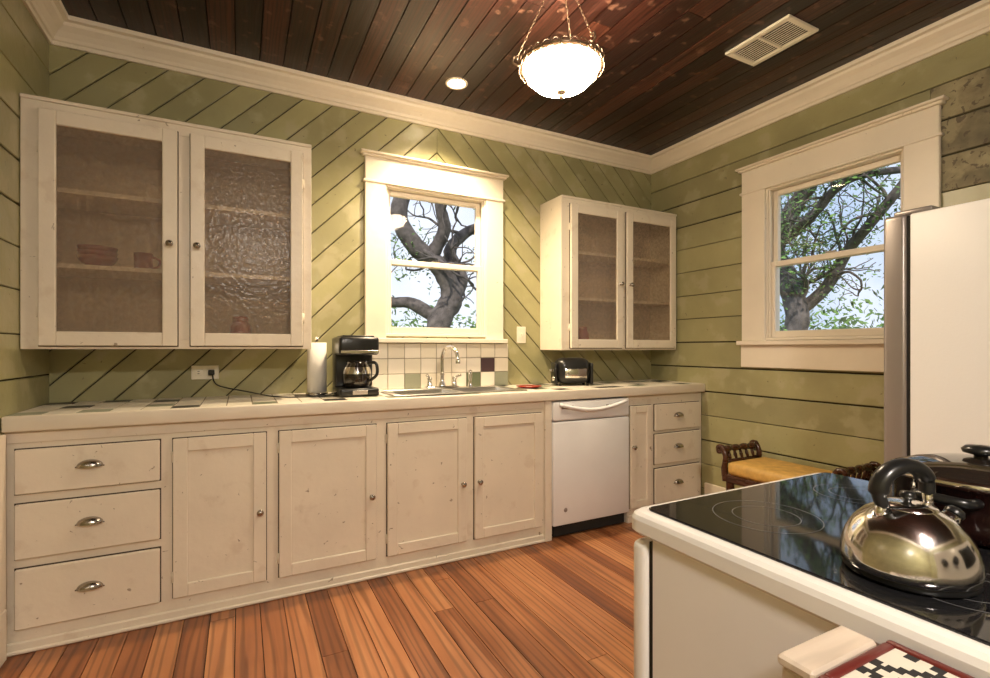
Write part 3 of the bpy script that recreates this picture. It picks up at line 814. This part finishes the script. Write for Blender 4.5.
# ------------------------------------------------------------------ outside
b = B('lawn'); b.add([(-60, -60, -.8), (80, -60, -.8), (80, 80, -.8), (-60, 80, -.8)], [[0, 1, 2, 3]], m_grass); b.done()
def leafcloud(b, c, rad, n, size=.05):
    for _ in range(n):
        d = Vector((random.gauss(0, 1), random.gauss(0, 1), random.gauss(0, .8))); p = Vector(c) + d * rad * .5
        a = Vector((random.uniform(-1, 1), random.uniform(-1, 1), random.uniform(-1, 1))).normalized(); e = a.orthogonal().normalized()
        s = size * random.uniform(.6, 1.4)
        b.add([p - a * s, p + e * s * .45, p + a * s, p - e * s * .45], [[0, 1, 2, 3]], m_leaf, False, random.random())
def grow(b, p, d, L, r, depth, leaf):
    pts = [p.copy()]; n = 6; dd = d.normalized()
    for i in range(n):
        dd = (dd + Vector((random.gauss(0, .28), random.gauss(0, .28), random.gauss(.03, .24)))).normalized(); p = p + dd * L / n; pts.append(p.copy())
    b.tube(smooth(pts, 2), [r * (1 - .5 * i / (2 * n)) for i in range(2 * n + 1)], m_bark, 7)
    if depth <= 0:
        if random.random() < leaf: leafcloud(b, p, .28, 40, .035)
        return
    for k in range(random.choice([2, 3, 3])):
        q = random.choice(pts[2:]); nd = (dd + Vector((random.gauss(0, .8), random.gauss(0, .8), random.gauss(.1, .6)))).normalized()
        grow(b, q if k else p, nd, L * random.uniform(.6, .85), r * .5, depth - 1, leaf)
def oak(name, limbs, seed, leaf, nb=6):
    random.seed(seed); b = B(name)
    for pts, r0, r1 in limbs:
        sp = smooth(pts, 6); n = len(sp)
        b.tube(sp, [(r0 + (r1 - r0) * i / (n - 1)) * random.uniform(.92, 1.08) for i in range(n)], m_bark, 12)
        for k in range(nb):
            i = random.randint(n // 4, n - 1); t = Vector((random.gauss(0, 1), random.gauss(0, .6), random.gauss(.4, .8)))
            grow(b, sp[i], t, random.uniform(.5, .9), r1 * .5, 2, leaf)
    b.done()
Y0 = 7.2
oak('oak_tree', [
    ([(2.95, Y0, -.8), (2.9, Y0, .6), (2.72, Y0, 1.5), (2.95, Y0, 2.0), (2.75, Y0, 2.45), (2.35, Y0, 2.75), (2.1, Y0, 3.2), (2.25, Y0, 3.9), (2.0, Y0, 4.8)], .22, .09),
    ([(2.9, Y0, 1.9), (3.15, Y0 + .1, 2.3), (3.0, Y0 + .2, 2.75), (3.3, Y0 + .2, 3.1), (3.7, Y0, 3.3), (4.3, Y0, 4.0)], .13, .06),
    ([(2.6, Y0, 2.6), (2.75, Y0 - .2, 3.0), (2.65, Y0 - .3, 3.4), (3.0, Y0 - .3, 3.8), (2.9, Y0, 4.6)], .11, .05),
    ([(2.8, Y0, 1.6), (2.4, Y0 + .3, 1.9), (2.0, Y0 + .4, 1.95), (1.5, Y0 + .4, 2.4), (1.2, Y0, 3.4)], .11, .05)], 11, .3, 6)
X0 = 7.6
oak('oak_tree', [
    ([(X0, 5.0, -.8), (X0, 4.9, .8), (X0, 4.6, 1.6), (X0, 4.75, 2.2), (X0, 4.95, 2.7), (X0, 4.7, 3.3), (X0, 4.3, 3.9), (X0, 4.2, 5)], .20, .09),
    ([(X0, 4.65, 1.7), (X0 + .2, 4.3, 2.1), (X0 + .2, 4.0, 2.6), (X0, 3.6, 2.9), (X0, 3.0, 3.6)], .10, .05),
    ([(X0, 4.8, 2.9), (X0 - .2, 4.3, 3.1), (X0 - .2, 3.8, 3.5), (X0, 3.2, 3.5)], .09, .04)], 5, .9, 8)
random.seed(3)
b = B('garden_shrub')
for k in range(16): leafcloud(b, (random.uniform(2.0, 5.5), random.uniform(10, 11), random.uniform(.2, 1.7)), 1.0, 360, .07)
b.done()
b = B('garden_shrub')
for k in range(14): leafcloud(b, (random.uniform(10, 11), random.uniform(3.8, 7.5), random.uniform(.2, 1.6)), 1.0, 360, .07)
b.done()

# ------------------------------------------------------------------ world + lights
w = bpy.data.worlds.new('sky'); S.world = w; w.use_nodes = True; t = w.node_tree; t.nodes.clear()
o = t.nodes.new('ShaderNodeOutputWorld'); bg = t.nodes.new('ShaderNodeBackground')
tc = t.nodes.new('ShaderNodeTexCoord').outputs['Generated']
f = noise(t, tc, 3.5, 5)
c = ramp(t, f, [(.36, (.36, .46, .62)), (.60, (.64, .68, .75))])
t.links.new(c, bg.inputs[0]); bg.inputs[1].default_value = 1.6; t.links.new(bg.outputs[0], o.inputs[0])
def light(name, typ, loc, e, col=(1, 1, 1), rot=(0, 0, 0), **kw):
    l = bpy.data.lights.new(name, typ); l.energy = e; l.color = col
    for k, v in kw.items(): setattr(l, k, v)
    ob = bpy.data.objects.new(name, l); ob.location = loc; ob.rotation_euler = rot; S.collection.objects.link(ob); return ob
light('sun', 'SUN', (0, 0, 10), 3.0, (1, .93, .82), (math.radians(48), 0, math.radians(-35)), angle=.03)
light('downlight_spot', 'SPOT', (1.146, 2.72, ZC - .02), 230, (1, .78, .5), (0, 0, 0), spot_size=math.radians(120), spot_blend=.8, shadow_soft_size=.05)

# ------------------------------------------------------------------ camera
cam = bpy.data.cameras.new('camera'); co = bpy.data.objects.new('camera', cam); S.collection.objects.link(co)
co.location = (0, 0, 1.20); co.rotation_euler = (math.radians(90), 0, math.radians(-27.3))
cam.sensor_width = 36; cam.lens = 36 * 493 / 990; cam.shift_y = 9 / 990; cam.clip_start = .02
S.camera = co
